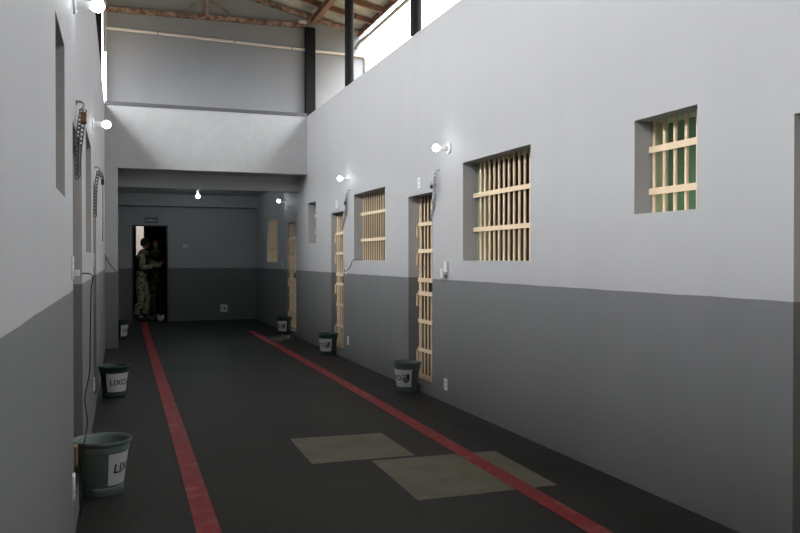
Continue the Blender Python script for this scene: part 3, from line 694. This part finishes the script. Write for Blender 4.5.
# ------------------------------------------------------------------ people in the far doorway
def skin_mesh(verts, edges, radii, sub=2):
    me = bpy.data.meshes.new('skin_base'); me.from_pydata([Vector(v) for v in verts], edges, [])
    o = bpy.data.objects.new('skin_base', me); C.objects.link(o)
    o.modifiers.new('skin', 'SKIN')
    sv = me.skin_vertices[0].data
    for i, r in enumerate(radii):
        sv[i].radius = (r, r) if not isinstance(r, tuple) else r
        sv[i].use_root = (i == 0)
    md = o.modifiers.new('sub', 'SUBSURF'); md.levels = sub; md.render_levels = sub
    dg = bpy.context.evaluated_depsgraph_get(); m2 = bpy.data.meshes.new_from_object(o.evaluated_get(dg))
    bpy.data.objects.remove(o); bm = bmesh.new(); bm.from_mesh(m2); bpy.data.meshes.remove(m2); bpy.data.meshes.remove(me)
    return bm
def join(a, b):
    me = bpy.data.meshes.new('tmp'); b.to_mesh(me); b.free(); a.from_mesh(me); bpy.data.meshes.remove(me); return a
def ball(c, r, sc=(1, 1, 1), seg=20):
    b_ = B(); bmesh.ops.create_uvsphere(b_, u_segments=seg, v_segments=seg*2//3, radius=r)
    for v in b_.verts: v.co = Vector((c[0]+v.co.x*sc[0], c[1]+v.co.y*sc[1], c[2]+v.co.z*sc[2]))
    return b_
def person(name_label, loc, heading, armL, armR, mats, cap=None, group=None, legs=((0.03, 0.13), (-0.02, -0.12)), head_turn=0.0, lean=0.0):
    """local frame: faces +X, left is +Y. arm = (elbow, wrist) positions"""
    t = thing('person', loc, name_label, 'person', group)
    R = Matrix.Rotation(heading, 4, 'Z') @ Matrix.Diagonal((1.13, 1.13, 1.075, 1)); O = Vector(loc)
    def put(name, bm, m, parent=None, lab=None, par=None):
        bmesh.ops.transform(bm, matrix=Matrix.Translation(O) @ R, verts=bm.verts)
        return obj(name, bm, m, par or t, origin=O, smooth=True, label=lab)
    l = lean
    pel, sp, ch, nb, nt_ = (0, 0, 0.98), (0.01+l*.2, 0, 1.14), (0.01+l*.6, 0, 1.36), (0+l, 0, 1.53), (0.015+l*1.1, 0, 1.62)
    sh = {1: (l, 0.185, 1.475), -1: (l, -0.185, 1.475)}
    arms = {1: armL, -1: armR}
    hips = {1: (0, 0.09, 0.93), -1: (0, -0.09, 0.93)}
    V = [pel, sp, ch, nb, nt_]; E = [(0, 1), (1, 2), (2, 3), (3, 4)]; Rr = [0.135, 0.128, 0.150, 0.082, 0.062]
    hands = []
    for i, s in enumerate((1, -1)):
        k = len(V); el, wr = arms[s]; V += [sh[s], el, tuple((Vector(el)+Vector(wr))/2), wr]; E += [(3, k), (k, k+1), (k+1, k+2), (k+2, k+3)]; Rr += [0.068, 0.047, 0.042, 0.030]
        d = (Vector(wr)-Vector(el)).normalized(); palm = Vector(wr)+d*0.06; side = Vector((0, -s, 0)); side = (side-d*side.dot(d)).normalized(); nrm = d.cross(side)
        V += [tuple(palm)]; E += [(k+3, k+4)]; Rr += [(0.030, 0.020)]
        hands.append((palm, d, side, nrm))
        fx, fy = legs[i]; hp = hips[s]; k = len(V)
        V += [hp, (0.035+fx*0.5, fy*0.95, 0.52), (fx*0.9-0.02, fy, 0.30), (fx-0.04, fy, 0.10), (fx+0.06, fy+0.01*s, 0.045), (fx+0.16, fy+0.015*s, 0.035)]
        E += [(0, k), (k, k+1), (k+1, k+2), (k+2, k+3), (k+3, k+4), (k+4, k+5)]; Rr += [0.092, 0.062, 0.056, 0.044, 0.042, 0.036]
    body = skin_mesh(V, E, Rr)
    def seg(p, a_, b_):
        a_ = Vector(a_); b_ = Vector(b_); ab = b_-a_; u = max(0, min(1, (p-a_).dot(ab)/ab.length_squared)); return (p-(a_+ab*u)).length, (p-a_).dot(ab)/ab.length_squared
    def arm_info(p):
        best = (9, 0, 0)
        for s_ in (1, -1):
            el_, wr_ = arms[s_]; d1, u1 = seg(p, sh[s_], el_); d2, u2 = seg(p, el_, wr_)
            ext = Vector(wr_)+(Vector(wr_)-Vector(el_)).normalized()*0.2; d3, u3 = seg(p, wr_, ext)
            best = min(best, (d1, 0, u1), (d2, 1, u2), (d3, 2, u3))
        return best
    def on_arm(p):
        d_, k_, u_ = arm_info(p)
        return (k_ == 0 and u_ > 0.25 and d_ < 0.085) or (k_ == 1 and d_ < 0.085) or (k_ == 2 and d_ < 0.12)
    for v in body.verts:
        if not on_arm(v.co) and 0.86 < v.co.z < 1.56: v.co.x *= 0.84
    def wear(keep, off, bulge=0.0):
        me = bpy.data.meshes.new('tmp'); body0.to_mesh(me); b_ = B(); b_.from_mesh(me); bpy.data.meshes.remove(me)
        b_.normal_update()
        dead = [v for v in b_.verts if not keep(v.co)]
        for v in b_.verts: v.co += v.normal*(off + bulge*math.sin(v.co.z*70+v.co.x*30)*math.sin(v.co.y*45+v.co.z*25))
        bmesh.ops.delete(b_, geom=dead, context='VERTS')
        bmesh.ops.solidify(b_, geom=b_.faces, thickness=0.006)
        return b_
    for _ in range(3): bmesh.ops.smooth_vert(body, verts=[v for v in body.verts if 1.0 < v.co.z < 1.56 and not on_arm(v.co)], factor=0.5, use_axis_x=True, use_axis_y=True, use_axis_z=True)
    body0 = body.copy()
    for palm, d, side, nrm in hands:
        for q in range(4):
            base = palm + side*0 + nrm*(q-1.5)*0.018 - d*0.005; Lf = (0.062, 0.075, 0.070, 0.055)[q]
            p1 = base+d*0.03; p2 = p1+d*Lf*0.45+side*0.014; p3 = p2+d*Lf*0.25+side*0.028
            f = B(); tube(f, [base, p1, p2, p3], [0.0095, 0.009, 0.0085, 0.006], 7); join(body, f)
        b0 = palm-d*0.035+nrm*0.02; f = B(); tube(f, [b0, b0+nrm*0.022+d*0.02+side*0.01, b0+nrm*0.028+d*0.048+side*0.022], [0.012, 0.0105, 0.007], 7); join(body, f)
    hc = Vector((0.03+l*1.15, 0, 1.735)); H = B()
    RH = Matrix.Translation(hc) @ Matrix.Rotation(head_turn, 4, 'Z') @ Matrix.Translation(-hc)
    head = ball(hc, 0.110, (0.88, 0.71, 1.10), 28)
    for v in head.verts:
        q = v.co-hc
        if q.z < 0: v.co.x += 0.012*(-q.z/0.11); v.co.y *= 1-0.22*min(1, -q.z/0.11)
        if q.x > 0.06: v.co.x -= 0.006 if 0.0 < q.z < 0.035 else 0
    join(head, ball(hc+Vector((0.108, 0, -0.012)), 0.016, (1.1, 0.8, 1.6), 10))       # nose
    join(head, ball(hc+Vector((0.100, 0, -0.052)), 0.012, (0.6, 2.0, 0.7), 10))       # mouth
    for s in (1, -1):
        join(head, ball(hc+Vector((0.088, s*0.032, 0.010)), 0.013, (0.7, 1.2, 0.8), 10))
        join(head, ball(hc+Vector((-0.005, s*0.080, -0.01)), 0.028, (0.6, 0.35, 1.1), 10))
    for v in head.verts: pass
    bmesh.ops.transform(head, matrix=RH, verts=head.verts)
    join(body, head); put('body', body, M['skin'])
    # hair
    hr = ball(hc+Vector((-0.014, 0, 0.018)), 0.112, (0.93, 0.74, 1.04), 24)
    bmesh.ops.delete(hr, geom=[v for v in hr.verts if v.co.z < hc.z-0.06 or (v.co.x > hc.x+0.045 and v.co.z < hc.z+0.055)], context='VERTS')
    bmesh.ops.solidify(hr, geom=hr.faces, thickness=0.006); bmesh.ops.transform(hr, matrix=RH, verts=hr.verts); put('hair', hr, M['hair'])
    def cuff_ok(p):
        d_, k_, u_ = arm_info(p); return not (k_ == 2 or (k_ == 1 and u_ > 0.93))
    put('shirt', wear(lambda p: p.z > 0.93 and p.z < 1.585 and cuff_ok(p), 0.017, 0.004), mats['shirt'])
    put('trousers', wear(lambda p: p.z < 1.02 and p.z > 0.17 and not on_arm(p), 0.023, 0.005), mats['trousers'])
    for i, s in enumerate((1, -1)):
        put('boot', wear(lambda p: p.z < 0.30 and p.y*s > 0, 0.011), M['boot'])
    put('vest', wear(lambda p: 1.09 < p.z < 1.50 and not on_arm(p) and abs(p.y) < 0.175, 0.036), mats['vest'])
    put('belt', wear(lambda p: 0.965 < p.z < 1.045 and not on_arm(p), 0.032), M['boot'])
    if cap:
        c_ = ball(hc+Vector((-0.005, 0, 0.052)), 0.118, (0.98, 0.80, 0.62), 24)
        bmesh.ops.delete(c_, geom=[v for v in c_.verts if v.co.z < hc.z+0.038], context='VERTS')
        bmesh.ops.holes_fill(c_, edges=c_.edges)
        if cap == 'peak':
            p = ball(hc+Vector((0.105, 0, 0.045)), 0.07, (1.0, 0.95, 0.10), 16); join(c_, p)
        else:
            p = ball(hc+Vector((0.0, 0.02, 0.075)), 0.13, (0.95, 0.88, 0.34), 20); join(c_, p)
        bmesh.ops.transform(c_, matrix=RH, verts=c_.verts); put('cap', c_, mats['cap'])
    return t
person('person in camouflage and black vest standing at the left of the far doorway', (0.475, YF+0.10, 0), math.radians(-12),
       ((0.10, 0.30, 1.22), (0.33, 0.20, 1.30)), ((0.08, -0.30, 1.20), (0.32, -0.16, 1.24)), dict(shirt=M['camo'], trousers=M['camo'], vest=M['vest']),
       legs=((0.10, 0.13), (-0.03, -0.12)), lean=0.05, head_turn=1.0)
person('person in a maroon cap and dark camouflage in the far doorway', (0.88, YF+0.95, 0), math.radians(-115),
       ((0.10, 0.28, 1.20), (0.30, 0.10, 1.30)), ((0.06, -0.30, 1.19), (0.28, -0.14, 1.12)), dict(shirt=M['camo_dark'], trousers=M['camo_dark'], vest=M['vest'], cap=M['maroon']),
       cap='beret', legs=((0.04, 0.14), (-0.04, -0.13)), lean=0.03)
# pale cloth on the floor by their boots
b_ = ball((0.92, YF+0.08, 0.075), 0.065, (1.3, 0.7, 1.1), 20)
for v in b_.verts:
    k = 1+0.25*math.sin(v.co.x*60)*math.cos(v.co.y*50+v.co.z*40); v.co.x = 0.92+(v.co.x-0.92)*k; v.co.z = max(0.001, v.co.z*k)
tag(obj('crumpled_bag', b_, M['cloth'], smooth=True), 'small pale crumpled bag on the floor in the far doorway', 'bag')
